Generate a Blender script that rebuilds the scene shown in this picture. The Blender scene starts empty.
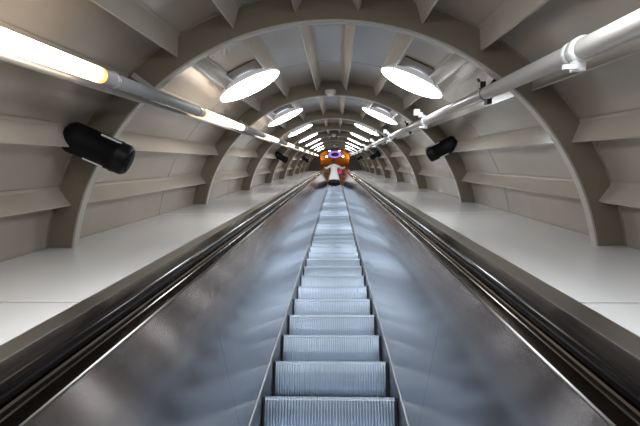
import bpy, bmesh, math, random
from mathutils import Matrix, Vector
random.seed(4)
SC = bpy.context.scene
C = SC.collection
PI = math.pi
R = math.radians
INC = R(30)                      # slope of the escalator
F = Matrix.Rotation(INC, 4, 'X') # tube frame (x across, s along the slope, n normal to it) -> world

# ------------------------------------------------------------------ camera
cam = bpy.data.cameras.new('camera'); cam_o = bpy.data.objects.new('camera', cam); C.objects.link(cam_o)
cam.sensor_width = 36; cam.lens = 36 * 425 / 640; cam.clip_start = 0.05; cam.clip_end = 200
p_, y_, r_ = -0.119, -0.0377, -0.0113
fw = Vector((math.sin(y_) * math.cos(p_), math.cos(y_) * math.cos(p_), math.sin(p_)))
rt = Vector((math.cos(y_), -math.sin(y_), 0)); up = rt.cross(fw)
rt2 = rt * math.cos(r_) + up * math.sin(r_); up2 = up * math.cos(r_) - rt * math.sin(r_)
M = Matrix((rt2, up2, -fw)).transposed().to_4x4()
cam_o.matrix_world = F @ Matrix.Translation((0.045, 0, 0)) @ M
SC.camera = cam_o

# ------------------------------------------------------------------ world and exposure
w = bpy.data.worlds.new('world'); SC.world = w; w.use_nodes = True
bg = w.node_tree.nodes['Background']; bg.inputs[0].default_value = (0.85, 0.80, 0.75, 1); bg.inputs[1].default_value = 0.2
SC.view_settings.view_transform = 'Standard'; SC.view_settings.look = 'None'
SC.view_settings.exposure = 0.0; SC.view_settings.gamma = 1.0; SC.view_settings.use_curve_mapping = False
DISC_E, TUBE_E = 20.0, 5.0

# ------------------------------------------------------------------ materials
def mat(name, col, rough=.5, metal=0., noise=0., nscale=4., emit=None, es=0., bump=0., bscale=60., spec=.5, stretch=None,
        seam=None, coat=0., aniso=0., rvar=0.):
    m = bpy.data.materials.new(name); m.use_nodes = True
    nt = m.node_tree; b = nt.nodes['Principled BSDF']; L = nt.links
    b.inputs['Base Color'].default_value = (*col, 1); b.inputs['Roughness'].default_value = rough
    b.inputs['Metallic'].default_value = metal; b.inputs['Specular IOR Level'].default_value = spec
    b.inputs['Coat Weight'].default_value = coat
    b.inputs['Anisotropic'].default_value = aniso
    if aniso:                                   # brushed along the slope
        tg = nt.nodes.new('ShaderNodeCombineXYZ'); tg.inputs[1].default_value = math.cos(INC); tg.inputs[2].default_value = math.sin(INC)
        L.new(tg.outputs[0], b.inputs['Tangent']); b.inputs['Anisotropic Rotation'].default_value = .25
    tc = nt.nodes.new('ShaderNodeTexCoord'); src = tc.outputs['Object']
    if stretch:
        mp = nt.nodes.new('ShaderNodeMapping'); mp.inputs['Scale'].default_value = stretch
        L.new(src, mp.inputs[0]); src2 = mp.outputs[0]
    else: src2 = src
    colout = None
    nz = nt.nodes.new('ShaderNodeTexNoise'); nz.inputs['Scale'].default_value = nscale; nz.inputs['Detail'].default_value = 5
    L.new(src2, nz.inputs['Vector'])
    mx = nt.nodes.new('ShaderNodeMix'); mx.data_type = 'RGBA'
    mx.inputs[6].default_value = (*[c * (1 - noise) for c in col], 1); mx.inputs[7].default_value = (*[min(1, c * (1 + noise)) for c in col], 1)
    L.new(nz.outputs['Fac'], mx.inputs[0]); colout = mx.outputs[2]
    if seam:                                   # thin joint line once per bay, measured along the tunnel
        sx = nt.nodes.new('ShaderNodeSeparateXYZ'); L.new(src, sx.inputs[0])
        def mth(op, a, bb):
            n = nt.nodes.new('ShaderNodeMath'); n.operation = op
            for i, v in enumerate((a, bb)):
                if isinstance(v, (int, float)): n.inputs[i].default_value = v
                else: L.new(v, n.inputs[i])
            return n.outputs[0]
        a = mth('ADD', sx.outputs['Y'], 28.0 - seam); a = mth('MODULO', a, 2.8); a = mth('SUBTRACT', a, .02)
        a = mth('ABSOLUTE', a, 0); a = mth('LESS_THAN', a, .006)
        m2 = nt.nodes.new('ShaderNodeMix'); m2.data_type = 'RGBA'; L.new(a, m2.inputs[0]); L.new(colout, m2.inputs[6])
        m2.inputs[7].default_value = (*[c * .15 for c in col], 1); colout = m2.outputs[2]
    L.new(colout, b.inputs['Base Color'])
    if rvar:
        mr = nt.nodes.new('ShaderNodeMapRange'); mr.inputs[3].default_value = rough - rvar; mr.inputs[4].default_value = rough + rvar
        L.new(nz.outputs['Fac'], mr.inputs[0]); L.new(mr.outputs[0], b.inputs['Roughness'])
    if bump:
        n2 = nt.nodes.new('ShaderNodeTexNoise'); n2.inputs['Scale'].default_value = bscale; L.new(src2, n2.inputs['Vector'])
        bp = nt.nodes.new('ShaderNodeBump'); bp.inputs['Strength'].default_value = bump; bp.inputs['Distance'].default_value = .01
        L.new(n2.outputs['Fac'], bp.inputs['Height']); L.new(bp.outputs[0], b.inputs['Normal'])
    if emit:
        b.inputs['Emission Color'].default_value = (*emit, 1); b.inputs['Emission Strength'].default_value = es
    return m
PAINT = (.37, .325, .28)
m_shell = mat('shell_paint', PAINT, .24, .0, .14, 2.2, bump=.16, bscale=2.2, seam=1.52)
m_fin = mat('fin_paint', (.395, .35, .30), .25, .0, .12, 3., bump=.10, bscale=3)
m_ring = mat('ring_paint', (.18, .15, .112), .32, 0., .10, 4., bump=.05, bscale=2)
m_edge = mat('rim_paint', (.42, .39, .35), .3, 0., .06, 4.)
m_deck = mat('deck_paint', (.72, .705, .70), .16, 0., .04, 1.6, bump=.03, bscale=1.5)
m_panel = mat('brushed_panel', (.60, .585, .585), .14, 1., .04, 3, aniso=.9)
m_skirt = mat('skirt_steel', (.42, .42, .44), .3, 1., .04, 8)
m_cap = mat('cap_steel', (.56, .53, .50), .30, 1., .06, 10, stretch=(1, 30, 1))
m_inner = mat('inner_deck_steel', (.30, .265, .24), .22, 1., .06, 10)
m_bead = mat('polished_bead', (.25, .24, .235), .3, 1.)
m_rubber = mat('handrail_rubber', (.010, .008, .008), .15, 0., .3, 6, spec=.25)
m_alu = mat('step_aluminium', (.54, .63, .76), .29, .72, .10, 14)
m_tread = mat('step_tread', (.45, .51, .58), .45, .8, .12, 20)
m_dark = mat('pit_black', (.012, .012, .020), .7)  # black for the painted gap shade and pit sheet, and for the eyes
m_black = mat('speaker_black', (.004, .004, .005), .45, 0, .2, 30, spec=.18)
m_grille = mat('speaker_grille', (.008, .008, .009), .6, .3, .2, 200, spec=.2)
m_chrome = mat('chrome', (.8, .8, .8), .15, 1.)
m_shade = mat('lamp_shade', (.6, .6, .6), .5, emit=(.95, .97, 1.0), es=.30)
m_box = mat('lamp_box', (.20, .165, .13), .5, 0, .1, 8)
m_disc = mat('lamp_diffuser', (.9, .9, .9), .4, emit=(.90, .96, 1.0), es=DISC_E)
m_slot = mat('lamp_neck', (.9, .9, .9), .4, emit=(.72, .80, 1.0), es=1.6)
m_tube = mat('tube_lit', (.9, .85, .75), .3, emit=(1.0, .80, .58), es=TUBE_E)
m_glow = mat('tube_end_glow', (.9, .6, .2), .3, emit=(1.0, .45, .08), es=1.6)
m_pipe = mat('tube_grey', (.24, .24, .245), .6, .0, .05, 5, spec=.25)
m_white = mat('white_pipe', (.47, .44, .42), .25, .1, .05, 5, coat=.5)
m_clamp = mat('white_clamp', (.78, .78, .78), .35)
m_clip = mat('dark_clip', (.03, .025, .02), .5, .4)
m_rail = mat('conduit', (.40, .39, .38), .35, .3)
m_det = mat('detector_plastic', (.58, .53, .46), .45)
m_end = mat('end_wall_paint', (.24, .22, .20), .5, 0, .08, 2)
m_amber = mat('amber_wood', (.62, .27, .055), .35, .2, .25, 3, stretch=(6, 1, 1))
m_brown = mat('dark_brown_wood', (.09, .03, .012), .5, 0, .2, 4)
m_floor2 = mat('landing_floor', (.20, .18, .17), .35, .2, .1, 5)
m_spot = mat('spot_lit', (1, .9, .7), .4, emit=(1, .76, .42), es=110)
m_blue = mat('blue_ring_lit', (.3, .3, 1), .4, emit=(.18, .17, 1.0), es=1.3)
m_rosewood = mat('red_disc', (.10, .02, .012), .4)
m_coat = mat('coat_white', (.95, .94, .93), .8, 0, .05, 20)
m_skin = mat('skin', (.55, .33, .24), .55)
m_hair = mat('hair_brown', (.13, .06, .025), .5, 0, .3, 60)
m_trou = mat('trousers_black', (.015, .016, .025), .8)
m_boot = mat('boot_brown', (.10, .055, .04), .5)
m_pink = mat('pink_leather', (.72, .03, .17), .4)

# ------------------------------------------------------------------ mesh helpers
class MB:
    def __init__(s): s.v = []; s.f = []; s.sm = []
    def add(s, vs, fs, smooth=False):
        o = len(s.v); s.v += [tuple(v) for v in vs]; s.f += [tuple(i + o for i in f) for f in fs]; s.sm += [smooth] * len(fs); return s
    def box(s, x0, x1, y0, y1, z0, z1):
        v = [(x, y, z) for x in (x0, x1) for y in (y0, y1) for z in (z0, z1)]
        return s.add(v, [(0, 1, 3, 2), (4, 6, 7, 5), (0, 4, 5, 1), (2, 3, 7, 6), (0, 2, 6, 4), (1, 5, 7, 3)])
    def prism(s, prof, s0, s1, smooth=False):       # closed (x, n) outline drawn along the slope
        n = len(prof)
        v = [(x, s0, z) for x, z in prof] + [(x, s1, z) for x, z in prof]
        f = [(i, (i + 1) % n, n + (i + 1) % n, n + i) for i in range(n)] 
        s.add(v, f, smooth); o = len(s.v) - 2 * n
        s.f += [tuple(o + i for i in range(n))[::-1], tuple(o + n + i for i in range(n))]; s.sm += [False, False]
        return s
    def lathe(s, prof, c=(0, 0, 0), axis=(0, 0, 1), n=32, smooth=True, cap=True):
        a = Vector(axis).normalized(); q = Vector((0, 0, 1)).rotation_difference(a); c = Vector(c)
        v = []
        for r, h in prof:
            for k in range(n):
                t = 2 * PI * k / n
                v.append(c + q @ Vector((r * math.cos(t), r * math.sin(t), h)))
        f = [(j * n + k, j * n + (k + 1) % n, (j + 1) * n + (k + 1) % n, (j + 1) * n + k) for j in range(len(prof) - 1) for k in range(n)]
        s.add(v, f, smooth)
        if cap:
            o = len(s.v) - len(v); m = (len(prof) - 1) * n
            s.f += [tuple(o + k for k in range(n))[::-1], tuple(o + m + k for k in range(n))]; s.sm += [False, False]
        return s
    def arc(s, prof, t0, t1, n, c=(0, 0)):          # closed (r, s) section swept about the tunnel axis
        m = len(prof); v = []
        for k in range(n + 1):
            t = t0 + (t1 - t0) * k / n
            for r, y in prof: v.append((c[0] + r * math.sin(t), y, c[1] + r * math.cos(t)))
        f = [(k * m + j, k * m + (j + 1) % m, (k + 1) * m + (j + 1) % m, (k + 1) * m + j) for k in range(n) for j in range(m)]
        s.add(v, f)
        o = len(s.v) - len(v)
        s.f += [tuple(o + j for j in range(m))[::-1], tuple(o + n * m + j for j in range(m))]; s.sm += [False, False]
        return s
    def bar(s, a, b, wid, th, upv=(0, 0, 1)):
        a = Vector(a); b = Vector(b); d = (b - a).normalized(); u = Vector(upv); x = d.cross(u).normalized(); u = x.cross(d)
        v = [p + x * (wid / 2 * i) + u * (th / 2 * j) for p in (a, b) for i in (-1, 1) for j in (-1, 1)]
        return s.add(v, [(0, 1, 3, 2), (4, 6, 7, 5), (0, 4, 5, 1), (2, 3, 7, 6), (0, 2, 6, 4), (1, 5, 7, 3)])
def obj(name, mb, material, parent=None, at=(0, 0, 0), rot=None, bevel=0., tilt=True):
    me = bpy.data.meshes.new(name); me.from_pydata(mb.v, [], mb.f); me.update()
    bm = bmesh.new(); bm.from_mesh(me); bmesh.ops.recalc_face_normals(bm, faces=bm.faces); bm.to_mesh(me); bm.free()
    for p, q in zip(me.polygons, mb.sm): p.use_smooth = q
    me.materials.append(material)
    o = bpy.data.objects.new(name, me); C.objects.link(o)
    place(o, parent, at, rot, tilt)
    if bevel:
        b = o.modifiers.new('bevel', 'BEVEL'); b.width = bevel; b.segments = 2; b.limit_method = 'ANGLE'
    return o
def place(o, parent, at, rot, tilt):
    if parent: o.parent = parent; o.location = at
    elif tilt: o.location = F @ Vector(at); o.rotation_euler = (INC, 0, 0)
    else: o.location = at
    if rot is not None: o.rotation_euler = rot
def empty(name, at, label, cat, group=None, tilt=True, rot=None):
    o = bpy.data.objects.new(name, None); C.objects.link(o); place(o, None, at, rot, tilt)
    tag(o, label, cat, group); return o
def tag(o, label, cat, group=None):
    o['label'] = label; o['category'] = cat
    if group: o['group'] = group
    return o
def struct(o): o['kind'] = 'structure'; return o
def copy_tree(o, parent=None):
    c = o.copy(); C.objects.link(c); c.parent = parent
    for ch in o.children: copy_tree(ch, c)
    return c

# ------------------------------------------------------------------ tunnel dimensions (metres, tube frame)
BAY = 2.8; RING0 = 2.6; ZC = -.836; RI = 1.65; RS = 1.825; ZD = -.5225
S0, S1 = RING0 - 3 * BAY, RING0 + 9 * BAY          # -5.8 .. 27.8
XD = .93                                             # inner edge of the decks
ctr = (0, ZC)
def pol(r, deg): return (r * math.sin(R(deg)), ZC + r * math.cos(R(deg)))

# shell
def shell(name, a, b, n):
    return struct(obj(name, MB().arc([(RS, S0), (RS + .02, S0), (RS + .02, S1), (RS, S1)], R(a), R(b), n, ctr), m_shell))
wl = shell('wall_left', -88, -50.5, 36); wr = shell('wall_right', 50.5, 88, 36); ce = shell('ceiling', -50.5, 50.5, 96)
for o in (wl, wr, ce):
    for p in o.data.polygons: p.use_smooth = False
# stringers between the rings
nb = 12
for deg in (6.2, 18.8, 31.4, 44, 57, 70.2):
    for sg in (-1, 1):
        rx, rz = pol(RS + .004, sg * (deg - 2.4)); tx, tz = pol(1.722, sg * deg)
        d = Vector((tx - rx, tz - rz)).normalized(); nrm = Vector((-d.y, d.x)) * .007
        prof = [(rx + nrm.x, rz + nrm.y), (tx + nrm.x, tz + nrm.y), (tx + nrm.x * .3 + d.x * .004, tz + nrm.y * .3 + d.y * .004),
                (tx - nrm.x, tz - nrm.y)]
        for a, q in ((.014, 1.), (.004, 2.4), (0, 2.8)): prof.append((rx + d.x * a - nrm.x * q, rz + d.y * a - nrm.y * q))
        prof = prof[1:] + []
        for a, q in ((0, 2.8), (.004, 2.4), (.014, 1.)): prof.append((rx + d.x * a + nrm.x * q, rz + d.y * a + nrm.y * q))
        par = ce if deg < 50 else (wl if sg < 0 else wr)
        first = None
        for k in range(nb):
            s = S0 + .008 + k * BAY
            if first is None: first = obj('stringer', MB().prism(prof, 0, BAY - .016), m_fin, par, at=(0, s, 0))
            else:
                c = first.copy(); C.objects.link(c); c.parent = par; c.location = (0, s, 0)
# rings: web with inner flange
def ring_mb():
    m = MB(); m.arc([(RI + .01, -.008), (RS - .010, -.008), (RS - .003, -.012), (RS + .002, -.018), (RS + .002, .018), (RS - .003, .012), (RS - .010, .008), (RI + .01, .008)], R(-85), R(85), 120, ctr)
    return m
def rim_mb():
    return MB().arc([(RI, -.010), (RI + .012, -.010), (RI + .012, .045), (RI, .045)], R(-80.5), R(80.5), 120, ctr)
fr = obj('trim_1', ring_mb(), m_ring, at=(0, RING0, 0)); fe = obj('rim', rim_mb(), m_edge, fr); struct(fr)
for k in list(range(1, 10)) + [-1, -2, -3]:
    c = copy_tree(fr); c.name = 'trim_%d' % (k + 1 if k > 0 else 10 - k)
    c.location = F @ Vector((0, RING0 + k * BAY, 0))

# decks on both sides, in lengths with an open joint
for sg, nm in ((-1, 'left'), (1, 'right')):
    m = MB(); s = S0; joints = [1.545 + BAY * k for k in range(-2, 10)]; edges = [S0] + joints + [S1]
    for a, b in zip(edges[:-1], edges[1:]):
        xs = sorted((sg * XD, sg * 1.79)); m.box(xs[0], xs[1], a + .008, b - .008, ZD - .05, ZD)
    o = struct(obj('side_deck', m, m_deck, bevel=.003))
    o['label'] = 'glossy white painted deck on the %s of the escalator' % nm

# ------------------------------------------------------------------ escalator
SE = 28.35
esc = empty('escalator', (0, 0, -1.6), 'long ribbed metal escalator with black handrails and brushed steel sides', 'escalator')
def E(name, mb, m, **k): return obj(name, mb, m, esc, at=k.pop('at', (0, 0, 1.6)), **k)
for sg in (-1, 1):
    def P(*pts): return [(sg * x, z) for x, z in pts]
    # cap strip next to the deck
    E('cap_strip', MB().prism(P((XD + .004, ZD + .003), (.66, ZD + .006), (.66, ZD + .045), (.635, ZD + .045), (.635, ZD - .05), (XD - .004, ZD - .05), (XD + .004, ZD - .01)), S0, SE), m_cap)
    # handrail: flattened oval section with rounded shoulders
    pr = [(.706, -.452), (.704, -.438), (.697, -.429), (.685, -.425), (.624, -.4242), (.615, -.4255), (.6105, -.429), (.609, -.435),
          (.609, -.459), (.614, -.468), (.624, -.471), (.690, -.471), (.701, -.465)]
    h = E('handrail', MB().prism(P(*pr), S0, SE, True), m_rubber)
    h.modifiers.new('es', 'EDGE_SPLIT').split_angle = R(50)
    # inner decking: narrow ledge, groove, sloping strip
    E('inner_decking', MB().prism(P((.640, -.4725), (.6115, -.4725), (.6085, -.478), (.6085, -.490), (.6045, -.492), (.6045, -.545), (.578, -.545), (.570, -.503), (.5655, -.503), (.5665, -.575), (.640, -.575)), S0, SE), m_inner)
    E('edge_bead', MB().prism(P(*[(.563 + .0045 * math.cos(t * PI / 4), -.4985 + .0045 * math.sin(t * PI / 4)) for t in range(8)]), S0, SE, True), m_bead)
    # sloping inner panels in sheets
    ax, az, bx, bz = .562, -.502, .412, -1.345
    base = None
    for k in range(13):
        s = S0 + k * BAY - .7; L = BAY - .002
        if s + L > SE: L = SE - s
        if L < .3: continue
        if base is None or L < BAY - .01:
            o = E('inner_panel', MB().prism(P((ax, az), (ax - .004, az - .025), (bx, bz), (bx + .01, bz), (ax + .01, az)), 0, L), m_panel, at=(0, s, 1.6))
            base = base or o
        else:
            o = base.copy(); C.objects.link(o); o.parent = esc; o.location = (0, s, 1.6)
    E('skirt_panel', MB().prism(P((.411, bz), (.406, bz - .004), (.403, -1.78), (.412, -1.78), (.418, bz)), S0, SE), m_skirt)
E('dark_pit_sheet', MB().box(-.45, .45, S0, SE, -1.86, -1.84), m_dark)  # black sheet added under the steps so the gaps look dark
# steps (upright: level treads, near-vertical curved risers)
TR, RIS = .4, .4 * math.tan(INC); PITCH = TR / math.cos(INC)
NR = 44; HW = .389
def step_mb():
    m = MB(); pw = 2 * HW / NR
    curve = [(0.0, 0.0), (.001, -.02), (.006, -.07), (.014, -.13), (.026, -.185), (.045, -.236)]   # (back, down)
    xs = []
    for i in range(NR):
        x = -HW + i * pw; g = pw * .46
        xs += [(x, .030), (x + .0012, 0.), (x + pw - g, 0.), (x + pw - g + .0012, .030)]
    xs.append((HW, .030))
    v = []
    for by, dz in curve:
        for x, d in xs: v.append((x, by + d, dz))
    n = len(xs)
    f = [(j * n + i, j * n + i + 1, (j + 1) * n + i + 1, (j + 1) * n + i) for j in range(len(curve) - 1) for i in range(n - 1)]
    m.add(v, f)
    return m
def tread_mb():
    m = MB(); pw = 2 * HW / NR
    m.box(-HW, HW, .004, TR + .012, -.020, -.010)
    for i in range(NR):
        x = -HW + i * pw
        m.box(x + .0004, x + pw * .54, 0, TR + .02, -.0102, 0)
    return m
first = None; rng = range(-13, 63)
for k in rng:
    s = 2.402 + (k - 0) * PITCH
    if s > SE - .15 or s < S0 + .3: continue
    loc = Vector((0, s, -1.40 + 1.6))
    if first is None:
        first = E('step', step_mb(), m_alu, at=loc, rot=(-INC, 0, 0)); tr = obj('tread', tread_mb(), m_tread, first)
        for a in (-.4005, HW): obj('gap_shade_strip', MB().box(a, a + .4005 - HW, .006, .02, -.235, -.003), m_dark, first)  # black strips painted in as the shade of the gap beside the skirt
    else:
        c = copy_tree(first, esc); c.location = loc
NOS = [2.402 + k * PITCH for k in rng if S0 + .3 <= 2.402 + k * PITCH <= SE - .15]

# ------------------------------------------------------------------ disc lamps
ORD = ['nearest', 'second', 'third', 'fourth', 'fifth', 'sixth', 'seventh', 'eighth', 'ninth', 'tenth', 'eleventh']
AL = R(25.6)
def make_lamp(sg):
    r = 1.700; at = (sg * r * math.sin(AL), 0, ZC + r * math.cos(AL))
    o = empty('disc_lamp', at, '', 'ceiling lamp', 'round ceiling lamps in the %s row' % ('left' if sg < 0 else 'right'))
    nrm = Vector((sg * math.sin(AL), 0, math.cos(AL)))
    RL = .305
    obj('diffuser', MB().lathe([(.001, -.012), (RL * .55, -.010), (RL * .9, -.004), (RL * .97, .004)], axis=nrm, n=64, cap=False), m_disc, o)
    obj('shade', MB().lathe([(RL * .97, .003), (RL, .004), (RL, .010), (RL * .95, .024), (RL * .80, .056), (.15, .090), (.08, .098), (.08, .090), (RL * .78, .046), (RL * .96, .008)], axis=nrm, n=64, cap=False), m_shade, o)
    obj('neck', MB().lathe([(.09, .094), (.11, .096), (.11, .104), (.09, .109)], axis=nrm, n=40), m_slot, o)
    u = Vector((math.cos(AL), 0, -sg * math.sin(AL)))
    m = MB(); v = []
    for h in (.108, .122):
        k = .165 if h < .12 else .17
        for a, b in ((-1, -1), (1, -1), (1, 1), (-1, 1)): v.append(u * (a * k) + Vector((0, b * .30, 0)) + nrm * h)
    m.add(v, [(0, 3, 2, 1), (4, 5, 6, 7), (0, 1, 5, 4), (1, 2, 6, 5), (2, 3, 7, 6), (3, 0, 4, 7)])
    obj('mounting_box', m, m_box, o, bevel=.004)
    return o, at
for sg in (-1, 1):
    proto, at = make_lamp(sg); side = 'left' if sg < 0 else 'right'
    for k in range(-2, 8):
        s = 4.0 + BAY * k
        o = proto if k == -2 else copy_tree(proto)
        o.location = F @ Vector((at[0], s, at[2]))
        if k >= 0: lb = 'white round disc ceiling lamp, %s in the row left of the tunnel top' % ORD[k] if sg < 0 else 'white round disc ceiling lamp, %s in the row right of the tunnel top' % ORD[k]
        else: lb = 'white round disc ceiling lamp above the camera, %s row, %s' % (side, 'just overhead' if k == -1 else 'behind')
        o['label'] = lb

# ------------------------------------------------------------------ left light line
XT, ZT, RT = -.965, .382, .034
t_on = 3.25 - BAY; t_len = 1.40
def cyl(s0, s1, r, c=(0, 0), n=28): return MB().lathe([(r, s0), (r, s1)], (c[0], 0, c[1]), (0, 1, 0), n)
def make_tube():
    o = empty('tube_light', (XT, 0, ZT), '', 'tube light', 'glowing tubes of the left light line')
    obj('glowing_tube', cyl(.035, t_len - .03, RT), m_tube, o)
    obj('end_collar', cyl(0, .035, RT + .0005), m_glow, o); obj('end_collar', cyl(t_len - .03, t_len, RT + .0005), m_glow, o)
    return o
def make_sect():
    o = empty('grey_tube', (XT, 0, ZT), '', 'tube', 'unlit grey tube sections of the left light line')
    L = BAY - t_len - .006
    obj('tube_body', cyl(0, L, RT - .001), m_pipe, o)
    for s in (.10, L - .10): obj('band', MB().lathe([(RT, s - .012), (RT + .003, s - .012), (RT + .003, s + .012), (RT, s + .012)], (0, 0, 0), (0, 1, 0), 28, cap=False), m_rail, o)
    b = MB(); b.bar((-.03, L * .5, .03), (-.185, L * .5, .145), .03, .006, (0, 1, 0)); obj('hanger', b, m_rail, o)
    return o
pt, ps = make_tube(), make_sect()
for k in range(-1, 9):
    s = t_on + BAY * k
    a, b = (pt, ps) if k == -1 else (copy_tree(pt), copy_tree(ps))
    a.location = F @ Vector((XT, s, ZT)); b.location = F @ Vector((XT, s + t_len + .003, ZT))
    if k >= 0:
        a['label'] = 'glowing warm fluorescent tube on the left, %s lit one up the line' % ORD[k]
        b['label'] = 'unlit grey tube section on the left, just above the %s lit tube' % ORD[k]
    else:
        a['label'] = 'glowing warm fluorescent tube on the left, behind the camera'
        b['label'] = 'unlit grey tube section on the left beside the camera'
tag(obj('conduit', MB().lathe([(.016, S0), (.016, S1 - .03)], (-1.085, 0, .37), (0, 1, 0), 16), m_rail),
    'thin grey conduit running behind the left line of glowing tubes', 'conduit')

# ------------------------------------------------------------------ right pipe
XP, ZP, RP = .985, .415, .040
pipe = empty('ceiling_pipe', (XP, 0, ZP), 'long white round pipe with clamps along the right of the tunnel', 'pipe')
obj('pipe', MB().lathe([(RP, S0), (RP, S1 - .03)], (0, 0, 0), (0, 1, 0), 32), m_white, pipe)
def clamp_mb():
    m = MB()
    pr = [(RP, -.02), (RP + .010, -.02), (RP + .010, .02), (RP, .02)]
    m.lathe(pr, (0, 0, 0), (0, 1, 0), 32, cap=False)
    m.lathe([(RP, .045), (RP + .007, .045), (RP + .007, .065), (RP, .065)], (0, 0, 0), (0, 1, 0), 32, cap=False)
    m.box(-.030, .012, -.018, .018, -RP - .040, -RP - .002)
    m.box(-.075, -.02, -.025, -.012, -RP - .035, -RP - .018)
    return m
def bracket_mb():
    m = MB(); m.bar((-.02, 0, RP), (-.075, 0, .075), .03, .014, (0, 1, 0))
    m.box(-.125, -.070, -.03, .03, .055, .115); m.box(-.075, -.04, -.025, .025, .035, .085)
    return m
def clip_mb():
    m = MB(); m.lathe([(RP, -.006), (RP + .003, -.006), (RP + .003, .006), (RP, .006)], (0, 0, 0), (0, 1, 0), 32, cap=False)
    m.box(-.045, -.012, -.02, .03, RP * .75, RP + .028); m.box(.0, .03, -.02, .035, -RP - .028, -RP + .006)
    m.bar((-.03, 0, RP + .01), (-.05, .02, RP + .05), .012, .012); m.bar((.02, 0, RP), (.085, 0, .125), .02, .006, (0, 1, 0))
    return m
cl = br = cp = None
for k in range(-1, 10):
    s = 1.72 + BAY * k
    if cl is None: cl = obj('clamp', clamp_mb(), m_clamp, pipe, at=(0, s, 0))
    else:
        c = cl.copy(); C.objects.link(c); c.parent = pipe; c.location = (0, s, 0)
    if k >= 1:
        if br is None: br = obj('bracket', bracket_mb(), m_clamp, pipe, at=(0, s, 0)); br['label'] = 'white square bracket lug'
        else:
            c = br.copy(); C.objects.link(c); c.parent = pipe; c.location = (0, s, 0)
    s = RING0 + .15 + BAY * (k - 1)
    if s > S1 - .3: continue
    if cp is None: cp = obj('clip', clip_mb(), m_clip, pipe, at=(0, s, 0)); cp['label'] = 'dark metal clip'
    else:
        c = cp.copy(); C.objects.link(c); c.parent = pipe; c.location = (0, s, 0)

# ------------------------------------------------------------------ black cylinder speakers
def make_speaker(sg):
    o = empty('wall_speaker', (0, 0, 0), '', 'speaker', 'black cylinder speakers on the %s wall' % ('left' if sg < 0 else 'right'))
    d = Vector((-sg * .87, .22, -.44)).normalized(); r = .093; h = .19
    pr = [(.012, -h), (.05, -h + .003), (.078, -h + .018), (.093, -h + .045), (r, -h + .09), (r, .10), (r + .003, .105), (r + .003, .118), (r, .122), (r, h - .03), (r - .012, h - .008), (r - .02, h - .004)]
    obj('body', MB().lathe(pr, (0, 0, 0), d, 40), m_black, o)
    obj('grille', MB().lathe([(r - .02, h - .003), (.045, h + .004), (.004, h + .006)], (0, 0, 0), d, 40), m_grille, o)
    e1 = d.cross(Vector((0, 1, 0))).normalized(); 
    if e1.z < 0: e1 = -e1
    e2 = d.cross(e1)
    tocam = Vector((-sg * .35, -1, 0)).normalized(); side = (tocam - d * tocam.dot(d)).normalized(); vert = d.cross(side)
    if vert.z < 0: vert = -vert
    for a in (58, -66):
        q = side * math.cos(R(a)) + vert * math.sin(R(a))
        ob = obj('clip', MB().bar(q * (r + .002) + d * (.0 if a > 0 else -.04), q * (r + .002) + d * (.115 if a > 0 else .07), .010, .008, q), m_clamp, o)
        ob['label'] = 'bright metal clip'
    w0 = Vector((sg * .10, -.0, .03)); w1 = Vector((sg * .27, .03, .06))
    obj('wall_bracket', MB().bar(-d * .15, -d * .225, .04, .04), m_black, o)
    return o
spots = {-1: [(-1.335, 2.45, .096), (-1.34, 10.82, .135), (-1.34, 19.22, .14)],
         1: [(1.33, 5.22, .145), (1.33, 13.62, .20), (1.34, 22.02, .22)]}
for sg in (-1, 1):
    pr_ = make_speaker(sg)
    for i, p in enumerate(spots[sg]):
        o = pr_ if i == 0 else copy_tree(pr_)
        o.location = F @ Vector(p)
        o['label'] = 'black cylinder speaker with bright clips on the %s wall, %s' % ('left' if sg < 0 else 'right', ['nearest and largest', 'halfway up the tunnel', 'farthest up near the end'][i])

# ------------------------------------------------------------------ smoke detectors at the crown
def make_det():
    o = empty('smoke_detector', (0, 0, 0), '', 'smoke detector', 'smoke detectors at the crown of the rings')
    obj('base', MB().lathe([(.060, .0), (.066, .004), (.066, .040), (.058, .048)], n=32), m_det, o)
    obj('sensor', MB().lathe([(.025, -.026), (.038, -.020), (.040, -.002), (.044, .001)], n=24), m_clamp, o)
    return o
pd = make_det()
for i, k in enumerate((1, 4, 7)):
    o = pd if i == 0 else copy_tree(pd)
    o.location = F @ Vector((-.01, RING0 + BAY * k - .10, ZC + RI + .008))
    o['label'] = 'round beige smoke detector at the tunnel crown, %s' % ['the nearest and clearest', 'the middle one', 'the farthest one'][i]
    m = MB().box(-.012, .012, -.01, .09, .046, .056) if i == 0 else None
    if i == 0: obj('mount', m, m_det, o)
for o in [x for x in C.objects if x.name.startswith('smoke_detector.')]:
    src = [c for c in pd.children if c.name.startswith('mount')][0].copy(); C.objects.link(src); src.parent = o

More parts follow.
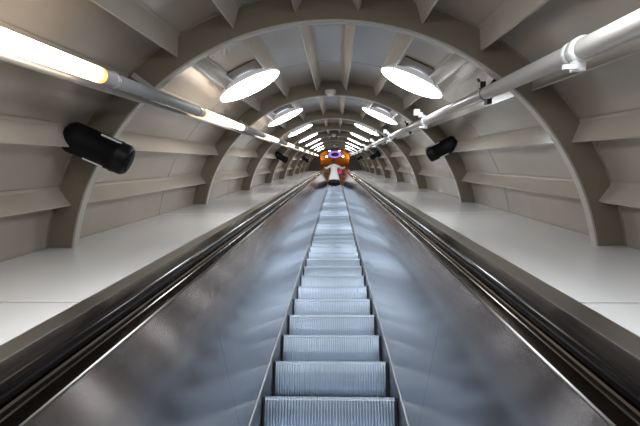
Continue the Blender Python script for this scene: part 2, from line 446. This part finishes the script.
# ------------------------------------------------------------------ end wall with rounded opening
def end_wall():
    bm = bmesh.new()
    OW, OT, rc = .93, .73, .26
    def loop(pts):
        vs = [bm.verts.new((x, 0, z)) for x, z in pts]
        return [bm.edges.new((vs[i], vs[(i + 1) % len(vs)])) for i in range(len(vs))]
    outer = [pol(RS, -85 + 170 * i / 60) for i in range(61)]
    outer = [(outer[0][0], ZD - .3)] + outer + [(outer[-1][0], ZD - .3)]
    hole = [(-OW, ZD - .2), (-OW, OT - rc)] + [(-OW + rc - rc * math.cos(t), OT - rc + rc * math.sin(t)) for t in [PI / 2 * i / 10 for i in range(1, 11)]]
    hole += [(OW - rc + rc * math.sin(t), OT - rc + rc * math.cos(t)) for t in [PI / 2 * i / 10 for i in range(0, 11)]] + [(OW, ZD - .2)]
    e = loop(outer) + loop(hole)
    bmesh.ops.triangle_fill(bm, use_beauty=True, use_dissolve=False, edges=e)
    r = bmesh.ops.extrude_face_region(bm, geom=bm.faces[:])
    bmesh.ops.translate(bm, verts=[v for v in r['geom'] if isinstance(v, bmesh.types.BMVert)], vec=(0, .08, 0))
    bmesh.ops.recalc_face_normals(bm, faces=bm.faces)
    me = bpy.data.meshes.new('wall_end'); bm.to_mesh(me); bm.free(); me.materials.append(m_end)
    o = bpy.data.objects.new('wall_end', me); C.objects.link(o); place(o, None, (0, S1 + .01, 0), None, True)
    return struct(o)
end_wall()

# ------------------------------------------------------------------ upper landing room (upright)
HC = 15.64; XR = 1.15; FLZ = (F @ Vector((0, SE, -1.40))).z
Y0 = 24.3; YB = 27.5
def S(name, mb, m): return struct(obj(name, mb, m, tilt=False))
S('ceiling_landing', MB().box(-XR, XR, Y0 - .2, YB, HC, HC + .05), m_amber)
S('wall_landing_left', MB().box(-XR - .05, -XR, Y0, YB, FLZ - .05, HC), m_amber)
S('wall_landing_right', MB().box(XR, XR + .05, Y0, YB, FLZ - .05, HC), m_amber)
S('wall_landing_back', MB().box(-XR, XR, YB, YB + .05, FLZ - .05, HC + .05), m_brown)
S('floor_landing', MB().box(-XR, XR, (F @ Vector((0, SE, -1.4))).y, YB, FLZ - .05, FLZ), m_floor2)
rg = empty('ring_light', (0, 26.0, HC), 'blue glowing ring light on the amber ceiling of the landing', 'ring light', tilt=False)
obj('glowing_ring', MB().lathe([(.30, -.001), (.30, -.03), (.43, -.03), (.43, -.001)], n=48, cap=False), m_blue, rg)
obj('centre_disc', MB().lathe([(.295, -.002), (.295, -.02), (.02, -.03)], n=48), m_rosewood, rg)
dl = None
for i, (x, y, wh) in enumerate([(-.36, 25.50, 'front left'), (.33, 25.50, 'front right'), (-.60, 26.28, 'back left'), (.58, 26.28, 'back right'), (0, 26.82, 'rear centre')]):
    if dl is None:
        dl = empty('downlight', (x, y, HC), '', 'downlight', 'downlights around the blue ring', tilt=False)
        obj('bezel', MB().lathe([(.055, -.001), (.060, -.012), (.072, -.012), (.078, -.001)], n=24, cap=False), m_chrome, dl)
        obj('lens', MB().lathe([(.056, -.002), (.055, -.012), (.01, -.014)], n=24), m_spot, dl); o = dl
    else: o = copy_tree(dl)
    o.location = (x, y, HC); o['label'] = 'small warm downlight on the landing ceiling, %s of the blue ring' % wh
sc = None
for sg in (-1, 1):
    for j, (y, z) in enumerate(((25.75, 15.22), (26.45, 15.36))):
        if sc is None:
            sc = empty('wall_light', (0, 0, 0), '', 'wall light', 'small warm lights on the landing side walls', tilt=False)
            obj('back_plate', MB().box(-.012, .0, -.06, .06, -.08, .08), m_chrome, sc)
            obj('lens', MB().lathe([(.05, .0), (.05, .03), (.03, .045)], axis=(1, 0, 0), n=20), m_spot, sc); o = sc
        else: o = copy_tree(sc)
        o.location = (sg * (XR - .013), y, z); o.rotation_euler = (0, 0, 0 if sg < 0 else PI)
        o['label'] = 'small warm wall light at the landing, %s wall, %s' % ('left' if sg < 0 else 'right', 'nearer' if j == 0 else 'farther')

# ------------------------------------------------------------------ woman in a white coat, seen from behind, holding both handrails
ks = min(NOS, key=lambda s: abs(s - 24.4)); pw_ = F @ Vector((0, ks, -1.40))
foot = Vector((-.05, pw_.y + .20, pw_.z))
person = empty('person', foot, 'person in a long white coat seen from behind, holding both handrails at the escalator top', 'person', tilt=False)
def skin_obj(name, pts, edges, material, parent, root=0, lv=2):
    me = bpy.data.meshes.new(name); me.from_pydata([p[:3] for p in pts], edges, []); me.update()
    me.materials.append(material)
    o = bpy.data.objects.new(name, me); C.objects.link(o); o.parent = parent
    o.modifiers.new('skin', 'SKIN'); sv = me.skin_vertices[0].data
    for i, p in enumerate(pts): sv[i].radius = (p[3], p[3] if len(p) < 5 else p[4]); sv[i].use_root = (i == root)
    sub = o.modifiers.new('sub', 'SUBSURF'); sub.levels = sub.render_levels = lv
    return o
PS = 1.08; person.scale = (PS, PS, PS)
# rail heights at the person, in person coordinates
def rail_pt(sg, dy):
    # world point of the rail top at world y = foot.y + dy
    y = foot.y + dy; n = -.425; s = (y + n * math.sin(INC)) / math.cos(INC)
    return Vector((sg * .655 - foot.x, dy, s * math.sin(INC) + n * math.cos(INC) - foot.z)) / PS
pts = [(0, 0, .93, .15, .11), (0, 0, 1.12, .12, .09), (0, -.01, 1.30, .16, .10), (0, -.01, 1.42, .09, .07), (0, .0, 1.49, .05), (0, .01, 1.56, .07, .08), (0, .02, 1.65, .075, .09)]
ed = [(0, 1), (1, 2), (2, 3), (3, 4), (4, 5), (5, 6)]
for sg in (-1, 1):
    b = len(pts); hp = rail_pt(sg, .26)
    sh = Vector((sg * .18, -.01, 1.385)); el = Vector((sg * .46, .02, 1.20)); wr_ = Vector((hp.x - sg * .03, hp.y - .06, hp.z + .055))
    pts += [(*sh, .055), (*el, .040), (*wr_, .026)]; ed += [(3, b), (b, b + 1), (b + 1, b + 2)]
    pm = wr_ + Vector((sg * .015, .045, -.012)); pts.append((*pm, .030, .016)); ed.append((b + 2, b + 3))
    for q, (ox, ln) in enumerate(((-.030, .060), (-.010, .072), (.010, .068), (.030, .052))):
        f0 = len(pts); p1 = pm + Vector((ox, .045, -.004)); p2 = p1 + Vector((0, ln * .5, .0)); p3 = p2 + Vector((0, ln * .35, -.02))
        pts += [(*p1, .009), (*p2, .0085), (*p3, .007)]; ed += [(b + 3, f0), (f0, f0 + 1), (f0 + 1, f0 + 2)]
    f0 = len(pts); p1 = pm + Vector((-sg * .045, .0, -.014)); p2 = p1 + Vector((-sg * .012, .030, -.022))
    pts += [(*p1, .010), (*p2, .008)]; ed += [(b + 3, f0), (f0, f0 + 1)]
    l0 = len(pts)
    pts += [(sg * .09, 0, .86, .09, .09), (sg * .10, -.02, .48, .06, .06), (sg * .10, .01, .10, .04, .045), (sg * .105, .08, .035, .035, .03)]
    ed += [(0, l0), (l0, l0 + 1), (l0 + 1, l0 + 2), (l0 + 2, l0 + 3)]
skin_obj('body', pts, ed, m_skin, person)
# hair to the shoulders
hp = [(.02, 1.765), (.075, 1.74), (.105, 1.68), (.11, 1.60), (.105, 1.52), (.10, 1.46), (.06, 1.44)]
m = MB(); n = 20; v = []
for r, z in hp:
    for k in range(n):
        t = 2 * PI * k / n; cut = .55 if math.sin(t) > .35 and z < 1.70 else 1
        v.append((r * math.cos(t), -.015 + r * 1.08 * math.sin(t) * cut, z))
m.add(v, [(j * n + k, j * n + (k + 1) % n, (j + 1) * n + (k + 1) % n, (j + 1) * n + k) for j in range(len(hp) - 1) for k in range(n)] + [tuple(range(n)), tuple(range((len(hp) - 1) * n, len(hp) * n))], True)
obj('hair', m, m_hair, person)
# small face details on the far side
m = MB(); m.lathe([(.012, 0), (.010, .012), (.004, .02)], (0, .10, 1.60), (0, 1, -.2), 10); obj('nose', m, m_skin, person)
for sx in (-1, 1): obj('eye', MB().lathe([(.011, 0), (.008, .006)], (sx * .03, .098, 1.635), (0, 1, 0), 10), m_dark, person)
obj('mouth', MB().box(-.022, .022, .09, .104, 1.555, 1.563), m_rosewood, person)
# long A-line coat with a belt crease and folds
cp_ = [(.07, .065, 1.46), (.13, .085, 1.43), (.20, .115, 1.38), (.205, .125, 1.30), (.185, .12, 1.15), (.17, .115, 1.06), (.195, .13, .95), (.245, .155, .75), (.30, .18, .50), (.33, .19, .42), (.315, .175, .42), (.18, .11, .90)]
m = MB(); n = 36; v = []
for j, (a, b_, z) in enumerate(cp_):
    for k in range(n):
        t = 2 * PI * k / n; q = 1 + (.05 * math.sin(7 * t) if 6 < j < 11 else 0)
        v.append((a * q * math.cos(t), -.01 + b_ * q * math.sin(t), z))
m.add(v, [(j * n + k, j * n + (k + 1) % n, (j + 1) * n + (k + 1) % n, (j + 1) * n + k) for j in range(len(cp_) - 1) for k in range(n)], True)
coat = obj('coat', m, m_coat, person); coat['label'] = 'long white coat'
for sg in (-1, 1):
    hpt = rail_pt(sg, .26); a = Vector((sg * .15, -.01, 1.37)); e = Vector((sg * .46, .02, 1.20)); w_ = Vector((hpt.x - sg * .05, hpt.y - .08, hpt.z + .075))
    skin_obj('sleeve', [(*a, .085), (*((a + e) / 2), .075), (*e, .068), (*((e + w_) / 2), .062), (*w_, .058)], [(0, 1), (1, 2), (2, 3), (3, 4)], m_coat, person)
m = MB(); v = []
for a, b_, z in ((.24, .13, .70), (.30, .165, .40), (.31, .17, .20), (.295, .155, .20), (.22, .12, .66)):
    for k in range(n):
        q = 1 + .05 * math.sin(7 * 2 * PI * k / n); v.append((a * q * math.cos(2 * PI * k / n), -.01 + b_ * q * math.sin(2 * PI * k / n), z))
m.add(v, [(j * n + k, j * n + (k + 1) % n, (j + 1) * n + (k + 1) % n, (j + 1) * n + k) for j in range(4) for k in range(n)], True)
obj('skirt', m, m_trou, person)
for sg in (-1, 1):
    skin_obj('legging', [(sg * .09, 0, .84, .10), (sg * .10, -.02, .48, .078), (sg * .10, .0, .20, .06)], [(0, 1), (1, 2)], m_trou, person)
    bt = MB(); prof = [(.045, .26), (.052, .18), (.046, .08), (.05, .03), (.05, .0)]
    bt.lathe([(a, b) for a, b in prof], (sg * .10, .0, 0), (0, 0, 1), 20); bt.box(sg * .10 - .042, sg * .10 + .042, .0, .19, .0, .06)
    obj('boot', bt, m_boot, person, bevel=.01)
# pink handbag on the right forearm
bagc = Vector((.36, -.08, .86)) + foot
bag = empty('handbag', bagc, 'bright pink handbag hanging from the right arm of the person in white', 'handbag', tilt=False)
m = MB(); v = []
for z, a, b_ in ((0, .095, .05), (.02, .115, .06), (.20, .115, .055), (.29, .09, .03), (.30, .085, .025)):
    for k in range(24):
        t = 2 * PI * k / 24; cx = math.copysign(abs(math.cos(t)) ** .5, math.cos(t)); cy = math.copysign(abs(math.sin(t)) ** .6, math.sin(t))
        v.append((a * cx, b_ * cy, z))
m.add(v, [(j * 24 + k, j * 24 + (k + 1) % 24, (j + 1) * 24 + (k + 1) % 24, (j + 1) * 24 + k) for j in range(4) for k in range(24)] + [tuple(range(24)), tuple(range(96, 120))], True)
obj('bag_body', m, m_pink, bag)
m = MB(); pv = [Vector((.07 * math.cos(t), .0, .29 + .30 * math.sin(t))) for t in [PI * i / 14 for i in range(15)]]
for a, b_ in zip(pv[:-1], pv[1:]): m.bar(a, b_, .016, .010, (0, 1, 0))
obj('strap', m, m_pink, bag)
